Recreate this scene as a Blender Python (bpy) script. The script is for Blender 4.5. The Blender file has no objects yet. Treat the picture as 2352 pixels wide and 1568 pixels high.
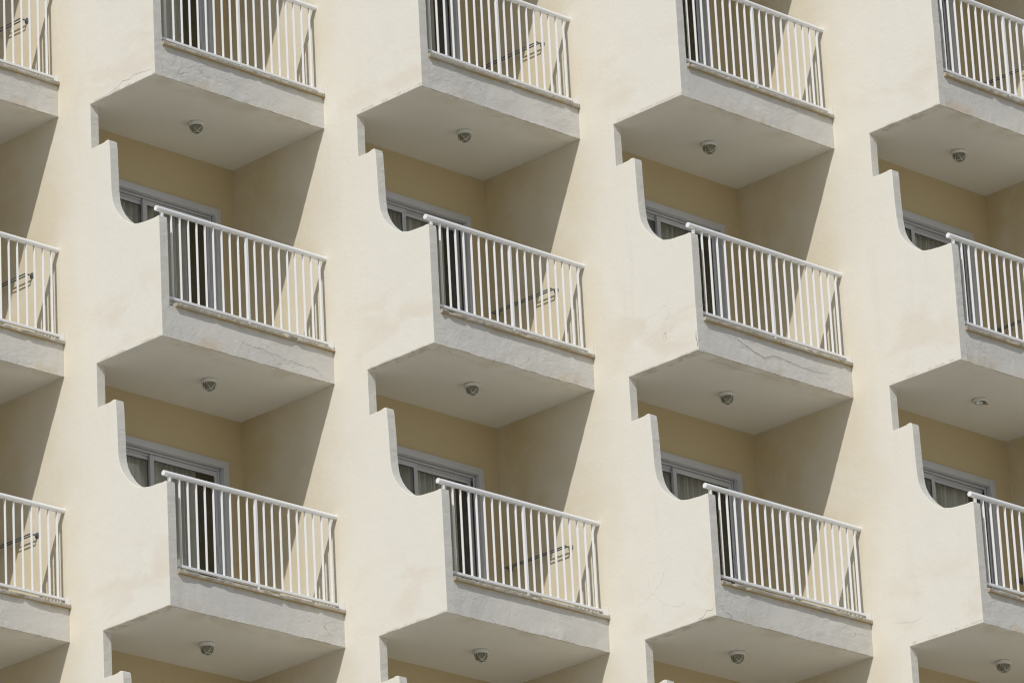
import bpy, bmesh, math, random
from mathutils import Vector, Matrix, noise

scene = bpy.context.scene
COL = scene.collection

# ------------------------------------------------------------------ camera
def set_camera():
    yaw, pit, roll = 0.7964, 0.3588, -0.0531
    f = Vector((math.sin(yaw)*math.cos(pit), math.cos(yaw)*math.cos(pit), math.sin(pit)))
    r = Vector((math.cos(yaw), -math.sin(yaw), 0)); u = r.cross(f)
    r2 = math.cos(roll)*r + math.sin(roll)*u; u2 = -math.sin(roll)*r + math.cos(roll)*u
    cd = bpy.data.cameras.new('camera'); cam = bpy.data.objects.new('camera', cd)
    COL.objects.link(cam)
    m = Matrix((r2, u2, -f)).transposed().to_4x4(); m.translation = Vector((-33.1331, -41.5623, -23.3184))
    cam.matrix_world = m
    cd.sensor_width = 36; cd.lens = 12455.8/2352*36; cd.clip_start = 1; cd.clip_end = 3000
    scene.camera = cam
set_camera()

# ------------------------------------------------------------------ light
SUN = Vector((1.0, 0.47, -1.01)).normalized()          # the way sunlight travels
el = math.asin(-SUN.z); az = math.atan2(-SUN.x, -SUN.y)  # compass angle from +Y, clockwise
w = bpy.data.worlds.new('World'); scene.world = w; w.use_nodes = True
nt = w.node_tree; bg = nt.nodes['Background']
sky = nt.nodes.new('ShaderNodeTexSky'); sky.sky_type = 'NISHITA'; sky.sun_disc = False
sky.sun_elevation = el; sky.sun_rotation = az; sky.dust_density = 1.5; sky.ozone_density = 1.0
nt.links.new(sky.outputs[0], bg.inputs[0]); bg.inputs[1].default_value = 0.065
sd = bpy.data.lights.new('sun', 'SUN'); sd.energy = 2.68; sd.angle = math.radians(0.5); sd.color = (1.0, 0.98, 0.95)
so = bpy.data.objects.new('sun', sd); COL.objects.link(so)
so.rotation_mode = 'QUATERNION'; so.rotation_quaternion = SUN.to_track_quat('-Z', 'Y')
so.location = (-30, -20, 30)
vs = scene.view_settings; vs.view_transform = 'Standard'; vs.look = 'None'; vs.gamma = 1; vs.exposure = 0.06
scene.cycles.filter_width = 1.15
vs.use_curve_mapping = False

# ------------------------------------------------------------------ layout, metres
# column lines (left face of every side wall), fronts, door walls, storey levels (height of soffits)
XW = {0: 0.0, 1: 2.4797, 2: 4.9588, 3: 7.3998, 4: 9.8969, 5: 12.3853, 6: 14.865}
YF = {0: 0.0147, 1: -1.5821, 2: -3.1407, 3: -4.7087, 4: -6.2834, 5: -7.855}
YB = {0: 1.51, 1: -0.0618, 2: -1.5996, 3: -3.1994, 4: -4.8062, 5: -6.33}
CUT = {0: 1.055, 1: 1.0695, 2: 1.0436, 3: 1.0515, 4: 1.0494, 5: 1.05}
DZ = {(0,0): .0261, (0,1): -.0008, (0,2): .0163, (1,0): -.0029, (1,1): -.0047, (1,2): .0079, (2,0): -.0144,
      (2,1): .0061, (2,2): -.0035, (3,0): -.0125, (3,1): .0036, (3,2): .004, (4,0): .0026, (4,1): -.0104, (4,2): -.0173}
ROWS = (-1, 0, 1, 2, 3); COLS = (0, 1, 2, 3, 4, 5)
T = 0.115                       # side wall thickness
GROUND = -25.0
TOPZ = 6.0
def Z0(c, r): return {1: -3.0016, 2: -5.9982}.get(r, -3.0*r) + DZ.get((c, r), 0.0)
def XR(c): return XW[c+1]

# ------------------------------------------------------------------ materials
def N(nt, t, **k):
    n = nt.nodes.new(t)
    for a, b in k.items(): setattr(n, a, b)
    return n
def mat(name, col, rough=.5, spec=.5, metal=0.0):
    m = bpy.data.materials.new(name); m.use_nodes = True
    b = m.node_tree.nodes['Principled BSDF']
    b.inputs['Base Color'].default_value = (*col, 1); b.inputs['Roughness'].default_value = rough
    b.inputs['Metallic'].default_value = metal; b.inputs['Specular IOR Level'].default_value = spec
    return m
class G:                                             # tiny node-graph helper
    def __init__(s, m): s.t = m.node_tree; s.b = s.t.nodes['Principled BSDF']; s.L = s.t.links
    def pos(s): return N(s.t, 'ShaderNodeNewGeometry').outputs['Position']
    def obj(s): return N(s.t, 'ShaderNodeTexCoord').outputs['Object']
    def mapping(s, v, sc=(1,1,1), loc=(0,0,0)):
        n = N(s.t, 'ShaderNodeMapping'); s.L.new(v, n.inputs[0]); n.inputs['Scale'].default_value = sc
        n.inputs['Location'].default_value = loc; return n.outputs[0]
    def noise(s, v, sc, det=4, rough=.5, dist=0):
        n = N(s.t, 'ShaderNodeTexNoise'); s.L.new(v, n.inputs['Vector']); n.inputs['Scale'].default_value = sc
        n.inputs['Detail'].default_value = det; n.inputs['Roughness'].default_value = rough; n.inputs['Distortion'].default_value = dist
        return n.outputs['Fac']
    def noisecol(s, v, sc, det=3):
        n = N(s.t, 'ShaderNodeTexNoise'); s.L.new(v, n.inputs['Vector']); n.inputs['Scale'].default_value = sc
        n.inputs['Detail'].default_value = det; return n.outputs['Color']
    def rng(s, v, a, b, c=0., d=1., smooth=True):
        n = N(s.t, 'ShaderNodeMapRange'); n.interpolation_type = 'SMOOTHSTEP' if smooth else 'LINEAR'
        s.L.new(v, n.inputs[0])
        for i, x in enumerate((a, b, c, d)): n.inputs[1+i].default_value = x
        return n.outputs[0]
    def math(s, op, a, b=None):
        n = N(s.t, 'ShaderNodeMath', operation=op)
        for i, x in enumerate((a, b)):
            if x is None: continue
            if isinstance(x, (int, float)): n.inputs[i].default_value = x
            else: s.L.new(x, n.inputs[i])
        return n.outputs[0]
    def vadd(s, a, b, k):
        n = N(s.t, 'ShaderNodeVectorMath', operation='MULTIPLY_ADD'); s.L.new(b, n.inputs[0])
        n.inputs[1].default_value = (k, k, k); s.L.new(a, n.inputs[2]); return n.outputs[0]
    def mix(s, f, a, b, mode='MIX'):
        n = N(s.t, 'ShaderNodeMix', data_type='RGBA', blend_type=mode)
        for sock, x in ((n.inputs[0], f), (n.inputs[6], a), (n.inputs[7], b)):
            if isinstance(x, (int, float)): sock.default_value = x
            elif isinstance(x, tuple): sock.default_value = (*x, 1)
            else: s.L.new(x, sock)
        return n.outputs[2]
    def sep(s, v):
        n = N(s.t, 'ShaderNodeSeparateXYZ'); s.L.new(v, n.inputs[0]); return n.outputs
    def cracks(s, v, sc, w, cover):                  # thin meandering lines, here and there
        vv = s.vadd(v, s.noisecol(v, 3.0, 5), .35)
        n = N(s.t, 'ShaderNodeTexVoronoi', feature='DISTANCE_TO_EDGE'); n.inputs['Scale'].default_value = sc
        s.L.new(vv, n.inputs['Vector'])
        line = s.rng(n.outputs['Distance'], w*.35, w, 1, 0)
        m = s.rng(s.noise(v, .9, 2), cover, cover+.05)
        return s.math('MULTIPLY', line, m)
    def color(s, c): s.L.new(c, s.b.inputs['Base Color'])
    def bump(s, layers):                             # [(height, distance, strength)]
        prev = None
        for h, d, st in layers:
            n = N(s.t, 'ShaderNodeBump'); n.inputs['Strength'].default_value = st; n.inputs['Distance'].default_value = d
            s.L.new(h, n.inputs['Height'])
            if prev: s.L.new(prev, n.inputs['Normal'])
            prev = n.outputs[0]
        s.L.new(prev, s.b.inputs['Normal'])

INNER_SHADED = (0.585, 0.485, 0.295)      # cream paint, darkened: shade inside the balconies put into its colour
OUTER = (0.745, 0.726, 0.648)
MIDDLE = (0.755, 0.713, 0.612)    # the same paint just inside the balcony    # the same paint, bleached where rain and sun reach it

def wall_material():
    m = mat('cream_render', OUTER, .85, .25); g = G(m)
    p = g.pos(); o = g.obj(); ox = g.sep(o)
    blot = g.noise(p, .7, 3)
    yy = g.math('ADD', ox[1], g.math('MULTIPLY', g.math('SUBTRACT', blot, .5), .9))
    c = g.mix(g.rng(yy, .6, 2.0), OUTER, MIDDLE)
    c = g.mix(g.rng(yy, 1.25, 2.8, smooth=False), c, INNER_SHADED)  # side wall deepens inwards: recess shade worked into the paint colour
    c = g.mix(g.rng(g.noise(p, 2.2, 5, .6), .35, .7, 0, .3), c, (.765, .745, .685))
    # rain-stained band low on every parapet
    zz = g.math('FRACT', g.math('DIVIDE', g.math('ADD', ox[2], 60.0), 3.0))
    band = g.math('MULTIPLY', g.rng(zz, .0, .05), g.rng(zz, .16, .34, 1, 0))
    band = g.math('MULTIPLY', band, g.rng(ox[1], 1.0, 1.6, 1, 0))
    st = g.rng(g.noise(g.mapping(p, (1, 1.2, 2.2)), 1.1, 6, .55, .6), .45, .66)
    c = g.mix(g.math('MULTIPLY', g.math('MULTIPLY', st, band), .38), c, (.66, .565, .45))
    c = g.mix(g.math('MULTIPLY', g.rng(g.noise(p, 14, 5, .7), .55, .8), .18), c, (.62, .58, .50))
    c = g.mix(g.math('MULTIPLY', g.rng(g.noise(g.mapping(p, (3, 3, .35)), 1.6, 5, .6), .56, .72), .16), c, (.62, .585, .52))   # thin rain streaks
    c = g.mix(g.math('MULTIPLY', g.rng(g.noise(p, 55, 3, .6), .68, .74), .35), c, (.50, .46, .40))               # pits
    drip = g.math('MULTIPLY', g.rng(zz, .004, .012, 1, 0), g.rng(g.noise(p, 4, 5, .7), .46, .56))
    drip = g.math('MULTIPLY', drip, g.rng(ox[1], .98, 1.04, 1, 0))
    c = g.mix(g.math('MULTIPLY', drip, .42), c, (.42, .35, .26))
    nrm = g.sep(N(g.t, 'ShaderNodeNewGeometry').outputs['Normal'])
    edgeface = g.rng(nrm[1], -.4, -.9)
    c = g.mix(g.math('MULTIPLY', edgeface, .55), c, (.60, .595, .565))   # outward faces greyed: their weaker grazing light painted into the colour
    cr = g.math('MULTIPLY', g.cracks(p, 1.3, .005, .63), g.math('MULTIPLY', band, .35))
    c = g.mix(cr, c, (.35, .30, .24))
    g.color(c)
    g.bump([(g.math('MULTIPLY', g.noise(g.mapping(p, (1, 1, 1.7)), 3.2, 7, .65, .4), edgeface), .05, .35), (g.noise(p, 3.5, 3, .5), .02, .30), (g.noise(p, 22, 6, .65), .006, .35), (g.noise(p, 90, 2), .002, .25)])
    return m
def recess_material():
    m = mat('cream_recess_shaded', INNER_SHADED, .8, .25); g = G(m); p = g.pos()  # door wall colour already carries the shade of the recess
    c = g.mix(g.rng(g.noise(p, 1.1, 4), .3, .7, 0, .5), INNER_SHADED, (.555, .46, .28))
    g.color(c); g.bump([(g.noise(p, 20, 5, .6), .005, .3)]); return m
def slab_material():
    m = mat('grey_white_render', (.7,.7,.67), .85, .25); g = G(m); p = g.pos(); o = g.obj(); ox = g.sep(o)
    nrm = g.sep(N(g.t, 'ShaderNodeNewGeometry').outputs['Normal'])
    front = g.rng(nrm[1], -.3, -.7)                         # the outer band against the soffit: two different coats
    soff = g.mix(g.rng(g.noise(p, .8, 3), .35, .65), (.76, .735, .66), (.78, .76, .685))
    edge = g.math('MULTIPLY', g.rng(ox[1], .05, .35, 1, 0), g.rng(g.noise(p, 2.5, 5, .6), .42, .62))
    soff = g.mix(g.math('MULTIPLY', edge, .4), soff, (.55, .48, .38))
    lip = g.math('MULTIPLY', g.rng(ox[1], .008, .035, 1, 0), g.rng(g.noise(p, 6, 5, .7), .42, .55))
    soff = g.mix(g.math('MULTIPLY', lip, .6), soff, (.38, .32, .24))
    fr = g.mix(g.rng(g.noise(p, 1.3, 5, .6), .35, .68), (.635, .62, .58), (.69, .67, .62))
    under = g.math('MULTIPLY', g.rng(ox[2], .30, .36), g.rng(g.noise(g.mapping(p, (1, 1, .25)), 5, 5, .6), .38, .6))
    fr = g.mix(g.math('MULTIPLY', under, .5), fr, (.50, .43, .30))     # rust-coloured run-off under the stones
    low = g.rng(ox[2], .0, .16, 1, 0)
    rough = g.noise(g.mapping(p, (1, 1, 1.7)), 3.2, 7, .65, .4)
    fr = g.mix(g.math('MULTIPLY', g.rng(rough, .5, .7), .16), fr, (.57, .545, .50))
    rust = g.math('MULTIPLY', low, g.rng(g.noise(g.mapping(p, (1, 1, .6)), 1.7, 5, .6, .5), .50, .70))
    fr = g.mix(g.math('MULTIPLY', rust, .55), fr, (.58, .44, .26))
    fr = g.mix(g.math('MULTIPLY', g.cracks(g.mapping(p, (1, 1, 2.4)), 1.0, .006, .60), .6), fr, (.34, .32, .29))
    g.color(g.mix(front, soff, fr))
    g.bump([(g.math('MULTIPLY', g.math('MULTIPLY', rough, front), g.rng(g.noise(p, 1.1, 2), .40, .62, .25, 1)), .05, .45), (g.math('MULTIPLY', g.noise(p, 24, 6, .65), front), .010, .5),
            (g.noise(p, 90, 2), .0015, .3)])
    return m
def stone_material():
    m = mat('coping_stone', (.62,.58,.49), .8, .3); g = G(m); p = g.pos(); oz = g.sep(g.obj())[2]
    c = g.mix(g.rng(g.noise(p, 9, 6, .7), .35, .7), (.47, .445, .385), (.33, .305, .25))
    c = g.mix(g.math('MULTIPLY', g.rng(oz, .369, .378, 1, 0), g.rng(g.noise(g.mapping(p, (1,1,.2)), 3, 5, .6), .30, .55)), c, (.42, .32, .16))
    c = g.mix(g.rng(g.noise(p, 38, 4, .7), .62, .70, 0, .8), c, (.14, .12, .10))
    g.color(c); g.bump([(g.noise(p, 30, 6, .7), .01, .7)]); return m
def glass_material():
    m = bpy.data.materials.new('door_glass'); m.use_nodes = True; t = m.node_tree
    t.nodes.remove(t.nodes['Principled BSDF']); out = t.nodes['Material Output']
    tr = N(t, 'ShaderNodeBsdfTransparent'); tr.inputs[0].default_value = (.92, .925, .92, 1)
    gl = N(t, 'ShaderNodeBsdfGlossy'); gl.inputs['Roughness'].default_value = .01; gl.inputs[0].default_value = (.92, .94, .94, 1)
    fr = N(t, 'ShaderNodeFresnel'); 
    bf = N(t, 'ShaderNodeNewGeometry'); io = N(t, 'ShaderNodeMapRange'); io.inputs[3].default_value = 1.52; io.inputs[4].default_value = 1/1.52
    t.links.new(bf.outputs['Backfacing'], io.inputs[0]); t.links.new(io.outputs[0], fr.inputs[0])   # a thin pane, the same from both sides
    mu = N(t, 'ShaderNodeMath', operation='MULTIPLY'); mu.inputs[1].default_value = 1.3
    mx = N(t, 'ShaderNodeMixShader')
    t.links.new(fr.outputs[0], mu.inputs[0]); t.links.new(mu.outputs[0], mx.inputs[0]); t.links.new(tr.outputs[0], mx.inputs[1])
    t.links.new(gl.outputs[0], mx.inputs[2]); t.links.new(mx.outputs[0], out.inputs[0]); return m
def paint_material(name, col, rough, dirt=.15):
    m = mat(name, col, rough, .5); g = G(m); p = g.pos()
    g.color(g.mix(g.math('MULTIPLY', g.rng(g.noise(p, 7, 6, .65), .5, .75), dirt), col, tuple(x*.7 for x in col)))
    g.b.inputs['Coat Weight'].default_value = .15
    return m
def ground_material():
    m = mat('pale_paving', (.44,.42,.37), .9, .2); g = G(m); p = g.pos()
    g.color(g.mix(g.rng(g.noise(p, .15, 6), .35, .65), (.50, .47, .41), (.42, .395, .345)))
    g.bump([(g.noise(p, 12, 5), .01, .4)]); return m
def curtain_material():
    m = mat('curtain_cloth', (.72, .74, .67), .9, .1); g = G(m)
    g.b.inputs['Sheen Weight'].default_value = .2
    g.color(g.mix(g.noise(g.mapping(g.pos(), (6, 6, .3)), 3, 3), (.66, .665, .62), (.76, .765, .72))); return m

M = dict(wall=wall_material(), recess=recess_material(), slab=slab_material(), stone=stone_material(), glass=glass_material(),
         white=paint_material('white_gloss_paint', (.86, .87, .88), .30, .08), alu=paint_material('white_door_frame', (.57, .58, .605), .35, .1),
         rubber=mat('dark_seal', (.03,.03,.03), .6), ground=ground_material(), curtain=curtain_material(),
         tile=mat('white_marble_tile', (.74,.725,.68), .35), plastic=mat('lamp_white_plastic', (.70,.70,.65), .45),
         lampglass=mat('lamp_ribbed_glass', (.21,.205,.14), .18, .6), steel=mat('grey_steel_tube', (.20,.21,.22), .35, .5, .6),
         crack=mat('open_crack', (.10,.09,.075), .9), room=mat('dim_room_paint', (.35,.33,.30), .9), copper=mat('lamp_wire', (.25,.12,.06), .5), plain=mat('cream_plain', OUTER, .85))

# ------------------------------------------------------------------ helpers
def mesh_from(name, bm, m, smooth=None):
    me = bpy.data.meshes.new(name); bmesh.ops.recalc_face_normals(bm, faces=bm.faces[:]) if bm.faces else None
    bm.to_mesh(me); bm.free(); me.materials.append(M[m])
    if smooth is not None:
        for p in me.polygons: p.use_smooth = True
        me.set_sharp_from_angle(angle=math.radians(smooth))
    return me
def link(name, me, parent=None, loc=(0,0,0)):
    o = bpy.data.objects.new(name, me); COL.objects.link(o); o.location = loc; o.parent = parent; return o
def tag(o, label=None, cat=None, group=None, kind=None):
    for k, v in (('label', label), ('category', cat), ('group', group), ('kind', kind)):
        if v: o[k] = v
    return o
def empty(name, loc): o = link(name, None, None, loc); o.empty_display_size = .2; return o
def box(bm, a, b):
    v = [bm.verts.new((x, y, z)) for x in (a[0], b[0]) for y in (a[1], b[1]) for z in (a[2], b[2])]
    for f in ((0,1,3,2), (4,6,7,5), (0,4,5,1), (2,3,7,6), (0,2,6,4), (1,5,7,3)): bm.faces.new([v[i] for i in f])
    return v
def bbox(bm, a, b, bev=.003):
    t = bmesh.new(); box(t, a, b)
    bmesh.ops.bevel(t, geom=t.edges[:], offset=bev, segments=2, affect='EDGES', profile=.6)
    me = bpy.data.meshes.new('t'); t.to_mesh(me); t.free(); bm.from_mesh(me); bpy.data.meshes.remove(me)
def tube(bm, pts, r, n=10, caps=True):
    pts = [Vector(p) for p in pts]; rings = []
    for i, p in enumerate(pts):
        d = (pts[min(i+1, len(pts)-1)] - pts[max(i-1, 0)]).normalized()
        s = d.cross(Vector((0,0,1)) if abs(d.z) < .9 else Vector((1,0,0))).normalized(); t = d.cross(s)
        rr = r[i] if isinstance(r, (list, tuple)) else r
        rings.append([bm.verts.new(p + rr*(math.cos(2*math.pi*k/n)*s + math.sin(2*math.pi*k/n)*t)) for k in range(n)])
    for a, b in zip(rings, rings[1:]):
        for k in range(n): bm.faces.new((a[k], a[(k+1) % n], b[(k+1) % n], b[k]))
    if caps: bm.faces.new(rings[0]); bm.faces.new(rings[-1])
def lathe(bm, prof, n=40):
    rings = [[bm.verts.new((r*math.cos(2*math.pi*k/n), r*math.sin(2*math.pi*k/n), z)) for k in range(n)] if r > 1e-5
             else [bm.verts.new((0,0,z))] for r, z in prof]
    for a, b in zip(rings, rings[1:]):
        for k in range(n):
            q = (k+1) % n
            if len(a) == 1 and len(b) == 1: continue
            if len(a) == 1: bm.faces.new((a[0], b[k], b[q]))
            elif len(b) == 1: bm.faces.new((a[k], a[q], b[0]))
            else: bm.faces.new((a[k], a[q], b[q], b[k]))
def catmull(P, n=7):
    out = []
    for i in range(len(P)-1):
        p0, p1, p2, p3 = P[max(i-1, 0)], P[i], P[i+1], P[min(i+2, len(P)-1)]
        for k in range(n):
            t = k/n
            out.append(tuple(.5*((2*p1[j]) + (-p0[j]+p2[j])*t + (2*p0[j]-5*p1[j]+4*p2[j]-p3[j])*t*t + (-p0[j]+3*p1[j]-3*p2[j]+p3[j])*t**3) for j in (0, 1)))
    out.append(P[-1]); return out
def nz(x, y, z, s=1.0): return noise.noise(Vector((x*s, y*s, z*s)))
def subdiv(a, b, step=.06):
    n = max(1, int(math.hypot(b[0]-a[0], b[1]-a[1])/step)); return [(a[0]+(b[0]-a[0])*k/n, a[1]+(b[1]-a[1])*k/n) for k in range(n)]

# ------------------------------------------------------------------ ground
bm = bmesh.new()
v = [bm.verts.new((x, y, 0)) for x, y in ((-900, -900), (900, -900), (900, 900), (-900, 900))]; bm.faces.new(v)
tag(link('ground', mesh_from('ground', bm, 'ground'), None, (0, 0, GROUND)), kind='structure')

# ------------------------------------------------------------------ the building
B = empty('hotel_building', (XW[0], YF[0], GROUND))
tag(B, 'cream rendered hotel block with stepped balconies and scooped side walls', 'building')
BI = Vector((XW[0], YF[0], GROUND))
def part(name, me, loc, label=None):
    o = link(name, me, B, Vector(loc) - BI)
    if label: o['label'] = label
    return o

def sliver(parent, pts, to3, wid, seed):             # a real open crack: a thin dark meandering strip laid on the face
    rnd = random.Random(seed); P = []
    for a, b in zip(pts, pts[1:]):
        n = max(2, int(math.hypot(b[0]-a[0], b[1]-a[1])/.022))
        P += [(a[0]+(b[0]-a[0])*k/n + rnd.uniform(-.004, .004), a[1]+(b[1]-a[1])*k/n + rnd.uniform(-.006, .006)) for k in range(n)]
    P.append(pts[-1]); m = len(P); bm = bmesh.new(); A, Bq = [], []
    for i, (u, v) in enumerate(P):
        u0, v0 = P[max(i-1, 0)]; u1, v1 = P[min(i+1, m-1)]; L = math.hypot(u1-u0, v1-v0); nx, ny = -(v1-v0)/L, (u1-u0)/L
        t = wid*(math.sin(math.pi*(i+.5)/m)**.5)*rnd.uniform(.5, 1.1)
        A.append(bm.verts.new(to3(u+nx*t, v+ny*t))); Bq.append(bm.verts.new(to3(u-nx*t, v-ny*t)))
    for i in range(m-1): bm.faces.new((A[i], A[i+1], Bq[i+1], Bq[i]))
    link('crack', mesh_from('crack', bm, 'crack'), parent)
SCOOP = [(.0, 1.372), (.07, 1.366), (.144, 1.367), (.307, 1.379), (.415, 1.405), (.486, 1.440), (.593, 1.528), (.677, 1.632), (.728, 1.739),
         (.748, 1.85), (.757, 2.0), (.760, 2.14), (.763, 2.27)]
def side_wall(c):
    cc = min(c, 5); F = YF[cc] if c < 6 else YF[5]
    back = (YB[c-1] if c > 0 else YB[0]) + 3.2 - F
    o = []
    zb = GROUND + .0
    o += subdiv((0, zb), (0, Z0(cc, 3)), .5)
    for r in reversed(ROWS):
        z = Z0(cc, r); zt = Z0(cc, r-1); a = CUT[cc]
        rnd = random.Random(c*17+r)
        j = [rnd.uniform(-.006, .006) for _ in range(4)]
        o += subdiv((0, z), (0, z+1.352), .05)
        o += [(.004, z+1.366)] + [(y + .004*nz(y, z, c, 7), z + q + j[0] + .003*nz(y, z, c+5, 9)) for y, q in catmull(SCOOP)][4:]
        o += subdiv((.764, z+2.28), (.768+j[1], z+2.478+j[2]), .05)
        o += [(.774+j[1], z+2.488+j[2])]
        o += [(y, q + .006*nz(y*14, z, c) + .014*math.exp(-((y-.81)/.03)**2)) for y, q in subdiv((.79+j[1], z+2.490+j[2]), (a, z+2.484+j[3]), .03)]
        o += subdiv((a, z+2.484+j[3]), (a, zt), .05)
        o += [(y, q) for y, q in subdiv((a, zt), (0, zt), .05)]
    zt = Z0(cc, -2)
    o += [(0, zt), (0, zt+1.0), (back, zt+1.0), (back, zb)]
    # light unevenness of the hand-trowelled edges
    P = []
    for i, (y, z) in enumerate(o):
        if 0 <= y < 1.2 and -14 < z < 6.5: y += .0035*nz(z, c, 3, 4.0) + .0022*nz(z, c, 8, 15.0); z += .003*nz(y, z, c, 11.0)
        P.append(Vector((y, z)))
    n = len(P); area = sum(P[i].x*P[(i+1) % n].y - P[(i+1) % n].x*P[i].y for i in range(n))
    bm = bmesh.new(); ch = .007
    L, C1, R = [], [], []
    for i in range(n):
        d1 = (P[i]-P[i-1]).normalized(); d2 = (P[(i+1) % n]-P[i]).normalized()
        d = (d1+d2); d = d.normalized() if d.length > 1e-4 else d1
        inn = Vector((-d.y, d.x)) * (1 if area > 0 else -1)
        k = ch/max(.5, abs(inn.dot(Vector((-d1.y, d1.x)))))
        Q = P[i] + inn*k; Q2 = P[i] + inn*k*.3
        L.append(bm.verts.new((0, Q.x, Q.y))); C1.append(bm.verts.new((ch*.3, Q2.x, Q2.y)))
        R.append((bm.verts.new((ch, P[i].x, P[i].y)), bm.verts.new((T, P[i].x, P[i].y))))
    bm.faces.new(L)
    for i in range(n):
        k = (i+1) % n
        bm.faces.new((L[i], L[k], C1[k], C1[i])); bm.faces.new((C1[i], C1[k], R[k][0], R[i][0])); bm.faces.new((R[i][0], R[k][0], R[k][1], R[i][1]))
    bm.faces.new([x[1] for x in R])
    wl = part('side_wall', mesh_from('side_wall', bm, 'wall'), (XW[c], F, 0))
    on = lambda zb: (lambda u, v: (-.0012, u, v+zb))
    if c == 1: sliver(wl, [(.86, .012), (.62, .045), (.52, .085), (.40, .075), (.34, .10), (.2, .085), (.02, .06)], on(Z0(1, 0)), .0015, 21)
    if c == 3:
        sliver(wl, [(.26, .015), (.17, .04), (.12, .085), (.05, .075), (.008, .10)], on(Z0(3, 2)), .0018, 22)
        sliver(wl, [(.012, .22), (.022, .15), (.008, .09), (.016, .04)], on(Z0(3, 1)), .0045, 23)
    if c == 4: sliver(wl, [(1.3, .33), (1.0, .26), (.8, .28)], on(Z0(4, 2)), .0009, 25)
    return wl
for c in range(7): side_wall(c)

def slab(c, r, solid_to=None):
    x0, x1, F, z = XW[c]+T, XR(c), YF[c], Z0(c, r)
    w = x1-x0; nx = 110; H = .364; nzv = 9; sd = c*7.3+r*3.1
    bm = bmesh.new(); rings = []
    for i in range(nx+1):
        x = w*i/nx; fade = min(1, i/5)
        sec = []
        for k in range(nzv+1):
            t = k/nzv
            dy = fade*(.005*nz(x, t*.4, sd, 3.0) + .003*nz(x, t*.4, sd+9, 11.0)*(1.3-t))
            dz = fade*(.006*nz(x, 0, sd+3, 5.0) + .005*nz(x, 0, sd+5, 22.0) + .003*nz(x, 0, sd+6, 60.0)) if k == 0 else 0
            sec.append((dy, t*H + dz))
        sec += [(.12, H), (.12, .30), (YB[c]-F+3.2, .30), (YB[c]-F+3.2, 0), (YB[c]-F, 0), (.25, 0.0)]
        rings.append([bm.verts.new((x, y, q)) for y, q in sec])
    m = len(rings[0])
    for a, b in zip(rings, rings[1:]):
        for k in range(m): bm.faces.new((a[k], a[(k+1) % m], b[(k+1) % m], b[k]))
    lab = {(3, 1): 'balcony slab with a long dark crack across its front', (1, 1): 'balcony slab with a flaking patch and rust stains on its front'}.get((c, r))
    s = part('balcony_slab', mesh_from('balcony_slab', bm, 'slab', 30), (x0, F, z), lab)
    if (c, r) == (3, 1): crack(s, w)
    if (c, r) == (1, 1):
        sliver(s, [(.95, .20), (1.15, .165), (1.30, .165), (1.42, .15), (1.9, .10)], lambda u, v: (u, -.0075, v), .0016, 3)
        sliver(s, [(1.75, .12), (1.95, .10), (2.05, .12), (2.2, .04)], lambda u, v: (u, -.0075, v), .0020, 4)
    if (c, r) == (2, 1): sliver(s, [(.02, .08), (.2, .09), (.28, .15), (.5, .14), (.8, .17)], lambda u, v: (u, v, -.0015), .0018, 9)
    if (c, r) == (3, 2): sliver(s, [(.0, .085), (.03, .06), (.09, .055), (.16, .01)], lambda u, v: (u, -.0075, v), .0022, 12)
    # coping stones: worn edge, joints
    rnd = random.Random(int(sd*10)); bm = bmesh.new(); joints = sorted(w*(k+rnd.uniform(-.12, .12))/4 for k in (1, 2, 3))
    ends = [.0] + joints + [w]
    for n_, (a, b) in enumerate(zip(ends, ends[1:])):
        if n_ == 0 and (c, r) == (1, 1): a += .075
        k = max(4, int((b-a)/.022)); rg = []; chip = rnd.uniform(.4, 1.5); yo = rnd.uniform(-.002, .002); zo = rnd.uniform(-.002, .002)
        for i in range(k+1):
            x = a+.0015 + (b-a-.003)*i/k
            e = max(0, nz(x, sd, 1, 9.0)-.22)*.028*chip + max(0, nz(x, sd, 7, 30.0)-.05)*.012*chip
            e2 = max(0, nz(x, sd, 21, 7.0)-.25)*.05*chip + .0015*nz(x, sd, 2, 40)
            sec = [(-.032+e2+yo, .3645), (-.034+e2+yo, .369), (-.034+e+yo, .400-e*.8+zo), (-.027+e*1.3+yo, .409+zo-e*.3), (.135, .412+zo), (.135, .3645)]
            rg.append([bm.verts.new((x, y, q)) for y, q in sec])
        for u, v_ in zip(rg, rg[1:]):
            for q in range(6): bm.faces.new((u[q], u[(q+1) % 6], v_[(q+1) % 6], v_[q]))
        bm.faces.new(rg[0]); bm.faces.new(rg[-1])
    link('coping', mesh_from('coping', bm, 'stone', 35), s)
    bm = bmesh.new(); t = [(-.026, .413), (1.2, .413), (1.2, .475), (.0, .500), (-.022, .500)]
    A = [bm.verts.new((w-.012, y, q)) for y, q in t]; Bv = [bm.verts.new((w-.001, y, q)) for y, q in t]
    bm.faces.new(A); bm.faces.new(Bv)
    for k in range(5): bm.faces.new((A[k], A[(k+1) % 5], Bv[(k+1) % 5], Bv[k]))
    link('skirting', mesh_from('skirting', bm, 'tile'), s)
    return s
def crack(s, w):
    sliver(s, [(.30, .27), (.52, .27), (.70, .20), (.86, .165), (.95, .145), (1.10, .20), (1.30, .195), (1.55, .17), (1.80, .17), (2.02, .19)], lambda u, v: (u, -.0075, v), .0030, 5)
    sliver(s, [(.10, .17), (.45, .12), (.62, .15), (1.05, .10), (1.3, .14)], lambda u, v: (u, v, -.0015), .0022, 8)
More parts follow.
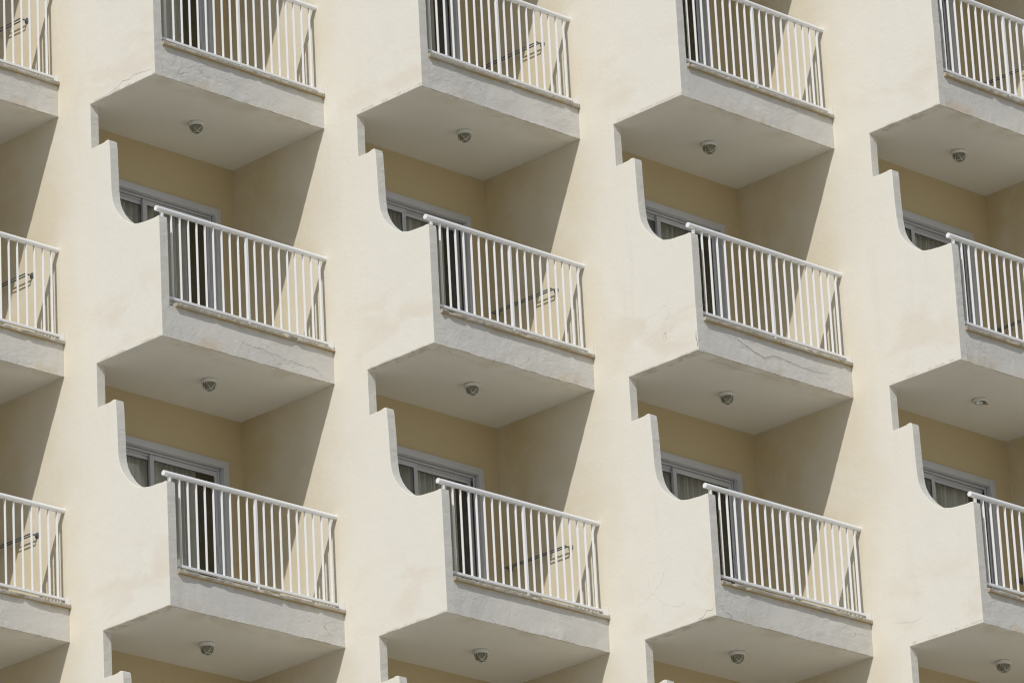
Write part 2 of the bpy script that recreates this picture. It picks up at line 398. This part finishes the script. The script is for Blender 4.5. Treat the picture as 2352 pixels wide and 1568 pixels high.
def flat_roof(c):
    z = Z0(c, -2); bm = bmesh.new(); box(bm, (0, .01, 0), (XR(c)-XW[c]-T, YB[c]-YF[c]+3.2, .3))
    part('roof_slab', mesh_from('roof_slab', bm, 'plain'), (XW[c]+T, YF[c], z))
def podium(c):
    z = Z0(c, 3)-3.0; bm = bmesh.new(); box(bm, (0, .01, GROUND-z), (XR(c)-XW[c]-T, YB[c]-YF[c]+3.2, .3))
    part('lower_front', mesh_from('lower_front', bm, 'plain'), (XW[c]+T, YF[c], z))

DOOR = {0: (.30, 2.186), 1: (.30, 2.257), 2: (.30, 2.186), 3: (.30, 2.225), 4: (.30, 2.19), 5: (.3, 2.25)}
DTOP = 2.466
def door_wall(c, r):
    x0, w, z = XW[c]+T, XR(c)-XW[c]-T, Z0(c, r); zt = Z0(c, r-1)
    a, b = DOOR[c][0]-T+.012, DOOR[c][1]-T-.012; t = DTOP-.012
    P = [(-.003, .297), (a, .297), (a, t), (b, t), (b, .297), (w+.003, .297), (w+.003, zt-z+.003), (-.003, zt-z+.003)]
    bm = bmesh.new(); f = [bm.verts.new((x, 0, q)) for x, q in P]; k = [bm.verts.new((x, .14, q)) for x, q in P]
    bm.faces.new(f); bm.faces.new(k)
    for i in range(8): bm.faces.new((f[i], f[(i+1) % 8], k[(i+1) % 8], k[i]))
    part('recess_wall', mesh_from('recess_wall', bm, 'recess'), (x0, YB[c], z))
def rear_wall(c):
    bm = bmesh.new(); box(bm, (-.003, 0, 0), (XR(c)-XW[c]-T+.003, .15, TOPZ-GROUND))
    part('rear_wall', mesh_from('rear_wall', bm, 'plain'), (XW[c]+T, YB[c]+3.05, GROUND))
def ring(bm, x0, x1, z0, z1, wd, y0, y1, bev=.002):   # rectangular frame of four bars
    bbox(bm, (x0, y0, z0), (x0+wd, y1, z1), bev); bbox(bm, (x1-wd, y0, z0), (x1, y1, z1), bev)
    bbox(bm, (x0+wd, y0, z1-wd), (x1-wd, y1, z1), bev); bbox(bm, (x0+wd, y0, z0), (x1-wd, y1, z0+wd), bev)
DM = {}
def door_meshes(c):
    if c in DM: return DM[c]
    a, b = DOOR[c]; front_right = c in (1, 3, 5); mid = 1.21; d = {}
    bm = bmesh.new(); ring(bm, a, b, .302, DTOP, .078, -.022, .045)
    bbox(bm, (a+.078, .048, DTOP-.105), (b-.078, .060, DTOP-.079)); bbox(bm, (a+.078, .084, DTOP-.125), (b-.078, .094, DTOP-.079))
    bbox(bm, (b-.105, .048, .38), (b-.079, .060, DTOP-.105))
    d['frame'] = mesh_from('door_frame', bm, 'alu', 40)
    zt = DTOP-.108
    for k, (x0, x1, y) in enumerate(((a+.085, mid+.03, .098 if front_right else .062), (mid-.03, b-.088, .062 if front_right else .098))):
        bm = bmesh.new(); ring(bm, x0, x1, .385, zt, .058, y, y+.028); d['sash', k] = mesh_from('sash', bm, 'alu', 40)
        bm = bmesh.new(); box(bm, (x0+.057, y+.012, .44), (x1-.057, y+.018, zt-.057)); d['pane', k] = mesh_from('glass_pane', bm, 'glass')
        bm = bmesh.new()
        e = .003; ring(bm, x0+.056, x1-.056, .441, zt-.056, .007, y+.004, y+.011, .001); d['seal', k] = mesh_from('seal', bm, 'rubber')
    bm = bmesh.new(); hx = b-.12; bbox(bm, (hx-.012, .044, 1.28), (hx+.012, .060, 1.50), .004); d['handle'] = mesh_from('handle', bm, 'alu')
    DM[c] = d; return d
def door(c, r):
    d = door_meshes(c); z = Z0(c, r)
    f = part('sliding_door', d['frame'], (XW[c], YB[c], z))
    for k in (0, 1):
        link('sash', d['sash', k], f); link('glass_pane', d['pane', k], f); link('seal', d['seal', k], f)
    if c in (1, 3, 5): link('handle', d['handle'], f)
for c in COLS:
    flat_roof(c); podium(c); rear_wall(c)
    for r in ROWS:
        slab(c, r); door_wall(c, r); door(c, r)

# ------------------------------------------------------------------ where things are, in words
ROWN = {0: 'top row', 1: 'middle row', 2: 'bottom row'}
COLN = {0: 'cut off at the left edge', 1: 'second from the left', 2: 'in the middle of the photo', 3: 'second from the right', 4: 'at the right edge'}

# ------------------------------------------------------------------ railings
def bar_mesh():
    bm = bmesh.new(); bbox(bm, (-.0035, -.0145, .498), (.0035, .0145, 1.450), .001); return mesh_from('baluster', bm, 'white')
BAR = bar_mesh()
bm = bmesh.new(); bbox(bm, (-.0145, -.017, .498), (.0145, .017, 1.450), .002); POST = mesh_from('post', bm, 'white')
bm = bmesh.new(); bbox(bm, (-.013, -.016, .408), (.013, .016, .472), .002); FOOT = mesh_from('foot', bm, 'white')
bm = bmesh.new(); bbox(bm, (-.014, -.016, 1.352), (.014, .016, 1.450), .002); BRK = mesh_from('bracket', bm, 'white')
RY = {0: .062, 1: .074, 2: .072, 3: .060, 4: .060}
def railing(c, r):
    W = XR(c)-XW[c]; s = W/2.479; y0 = RY[c]
    t = empty('balcony_railing', (XW[c], YF[c]+y0, Z0(c, r)))
    tag(t, 'white metal balcony railing in the %s, %s' % (ROWN[r], COLN[c]), 'railing', 'white railings along the balcony fronts')
    R = .0305; zc = 1.4755
    ang0 = math.asin(.0245/R); prof = []
    for k in range(21):
        a = -ang0 + (math.pi+2*ang0)*k/20; prof.append((R*math.cos(a), zc+R*math.sin(a)))
    bm = bmesh.new(); xa, xb = .030, W-.001
    A = [bm.verts.new((xa, y, z)) for y, z in prof]; Bv = [bm.verts.new((xb, y, z)) for y, z in prof]; n = len(prof)
    for k in range(n): bm.faces.new((A[k], A[(k+1) % n], Bv[(k+1) % n], Bv[k]))
    bm.faces.new(A); bm.faces.new(Bv)
    link('top_rail', mesh_from('top_rail', bm, 'white', 35), t)
    bm = bmesh.new(); C1 = [bm.verts.new((xa-.006, y*.97, zc+(z-zc)*.97)) for y, z in prof]; C2 = [bm.verts.new((xa-.0005, y*.97, zc+(z-zc)*.97)) for y, z in prof]
    for k in range(n): bm.faces.new((C1[k], C1[(k+1) % n], C2[(k+1) % n], C2[k]))
    bm.faces.new(C1); bm.faces.new(C2); link('end_cap', mesh_from('end_cap', bm, 'white'), t)
    bm = bmesh.new(); bbox(bm, (T+.008, -.018, .471), (W-.030, .018, .500), .003)
    link('bottom_rail', mesh_from('bottom_rail', bm, 'white'), t)
    for k in range(19):
        x = (.239 + .11917*k)*s
        if k == 9: link('post', POST, t, (x, 0, 0)); link('foot', FOOT, t, (x, 0, 0))
        else:
            o = link('baluster', BAR, t, (x + random.Random(c*91+r*31+k).uniform(-.002, .002), 0, 0)); o.rotation_euler = (0, random.Random(k+c*r).uniform(-.0012, .0012), 0)
    link('bracket', BRK, t, (.105, 0, 0))
for c in range(5):
    for r in (0, 1, 2): railing(c, r)

# ------------------------------------------------------------------ caged ceiling lights
def lamp_meshes():
    d = {}
    bm = bmesh.new(); lathe(bm, [(0, -.002), (.086, -.002), (.089, -.006), (.087, -.030), (.082, -.038), (.074, -.040), (.072, -.036), (0, -.036)]); d['base'] = mesh_from('base', bm, 'plastic', 40)
    bm = bmesh.new(); lathe(bm, [(.070, -.037), (.070, -.055), (.065, -.078), (.054, -.098), (.040, -.110), (.020, -.116), (0, -.118)]); d['diffuser'] = mesh_from('diffuser', bm, 'lampglass', 60)
    bm = bmesh.new(); cs = []
    for k in range(4):
        a = math.radians(90*k); c_ = Vector((.050*math.cos(a), .050*math.sin(a), -.114)); cs.append(c_)
        for s in (-1, 1):
            b = a + s*math.radians(36); m_ = a + s*math.radians(22)
            tube(bm, [Vector((.079*math.cos(b), .079*math.sin(b), -.036)), Vector((.0775*math.cos(b), .0775*math.sin(b), -.06)),
                      Vector((.071*math.cos(m_), .071*math.sin(m_), -.088)), c_], .0032, 6)
    for k in range(4): tube(bm, [cs[k], cs[(k+1) % 4]], .0032, 6)
    d['cage'] = mesh_from('cage', bm, 'plastic', 60)
    # open, broken light
    bm = bmesh.new(); lathe(bm, [(0, -.002), (.086, -.002), (.089, -.006), (.087, -.030), (.080, -.037), (.074, -.036), (.072, -.014), (.0715, -.013)]); d['open'] = mesh_from('base', bm, 'plastic', 40)
    bm = bmesh.new(); lathe(bm, [(.0735, -.030), (.0725, -.016), (0, -.014)]); d['plate'] = mesh_from('back_plate', bm, 'lampglass')
    bm = bmesh.new(); tube(bm, [(-.055, .02, -.024), (-.01, .0, -.028)], [.026, .030], 16); tube(bm, [(-.01, 0, -.028), (.02, -.012, -.034)], [.016, .014], 12); d['socket'] = mesh_from('socket', bm, 'plastic', 40)
    bm = bmesh.new(); tube(bm, [(.02, -.012, -.034), (.035, -.03, -.05), (.05, -.045, -.058), (.062, -.055, -.050)], .006, 8); d['wire'] = mesh_from('loose_wire', bm, 'copper', 60)
    return d
LM = lamp_meshes()
LP = {(1,0): (1.252,.747), (2,0): (1.267,.646), (3,0): (1.248,.769), (4,0): (1.212,.772), (1,1): (1.300,.722), (2,1): (1.228,.684), (3,1): (1.253,.760),
      (4,1): (1.164,.731), (1,2): (1.189,.767), (2,2): (1.247,.773), (3,2): (1.153,.773), (4,2): (1.272,.808)}
for (c, r), (x, y) in LP.items():
    t = empty('ceiling_light', (XW[c]+x, YF[c]+y, Z0(c, r)-.0015)); t.rotation_euler.z = math.radians(-128 + random.Random(c*5+r).uniform(-18, 18))
    gname = 'ceiling lights under the balconies'
    if (c, r) == (4, 1):
        tag(t, 'broken round ceiling light without its glass, loose wire hanging', 'ceiling light', gname)
        link('base', LM['open'], t); link('back_plate', LM['plate'], t); link('socket', LM['socket'], t); link('loose_wire', LM['wire'], t); t.rotation_euler.z = math.radians(0)
    else:
        tag(t, 'caged round ceiling light under balcony %s, %s' % (COLN[c], ROWN[r]), 'ceiling light', gname)
        link('base', LM['base'], t); link('diffuser', LM['diffuser'], t); link('cage', LM['cage'], t)

# ------------------------------------------------------------------ wall mounted clothes rails
def rack_meshes():
    d = {}
    bm = bmesh.new()
    tube(bm, [(-.001, 0, 0), (-.010, 0, 0), (-.016, 0, 0)], [.034, .033, .020], 20); tube(bm, [(-.014, 0, 0), (-.100, 0, .002)], .0080, 10)
    d['bracket'] = mesh_from('bracket', bm, 'steel', 50)
    bm = bmesh.new(); tube(bm, [(0, -.012, 0), (0, .945, 0)], .0080, 12); d['rod'] = mesh_from('rod', bm, 'steel', 50)
    return d
RM = rack_meshes()
for c in (0, 2, 4):
    for r in (0, 1, 2):
        t = empty('clothes_rail', (XR(c), YF[c]+.495, Z0(c, r)+1.322))
        tag(t, 'grey two-bar clothes rail in balcony %s, %s' % (COLN[c], ROWN[r]), 'clothes rail', 'clothes rails on the balcony walls')
        link('bracket', RM['bracket'], t); link('bracket', RM['bracket'], t, (0, .933, 0))
        link('rod', RM['rod'], t, (-.052, 0, .001)); link('rod', RM['rod'], t, (-.098, 0, .002))

# ------------------------------------------------------------------ curtains behind the doors
def curtain(c, r):
    a, b = DOOR[c]; rnd = random.Random(c*13+r*7); bm = bmesh.new(); n = 420; prev = None
    x0, x1 = a+.05, b-(.30 if c in (1, 3) else .22); ph = rnd.uniform(0, 6)
    for i in range(n+1):
        x = x0+(x1-x0)*i/n; ph += .24 + .11*math.sin(x*9+r*2+c)
        y = .042*math.sin(ph) + .018*math.sin(ph*.37+2) + .006*math.sin(ph*2.3)
        cur = [bm.verts.new((x + .01*math.sin(ph+1)*(1-t), y*(1.1-.3*t), .33+2.16*t)) for t in (0, .5, 1)]
        if prev:
            for k in (0, 1): bm.faces.new((prev[k], cur[k], cur[k+1], prev[k+1]))
        prev = cur
    o = link('curtain', mesh_from('curtain', bm, 'curtain', 180), None, (XW[c], YB[c]+.22, Z0(c, r)))
    tag(o, 'pleated grey curtain behind balcony door %s, %s' % (COLN[c], ROWN[r]), 'curtain', 'curtains behind the balcony doors')
for c in (1, 2, 3, 4):
    for r in (0, 1, 2): curtain(c, r)
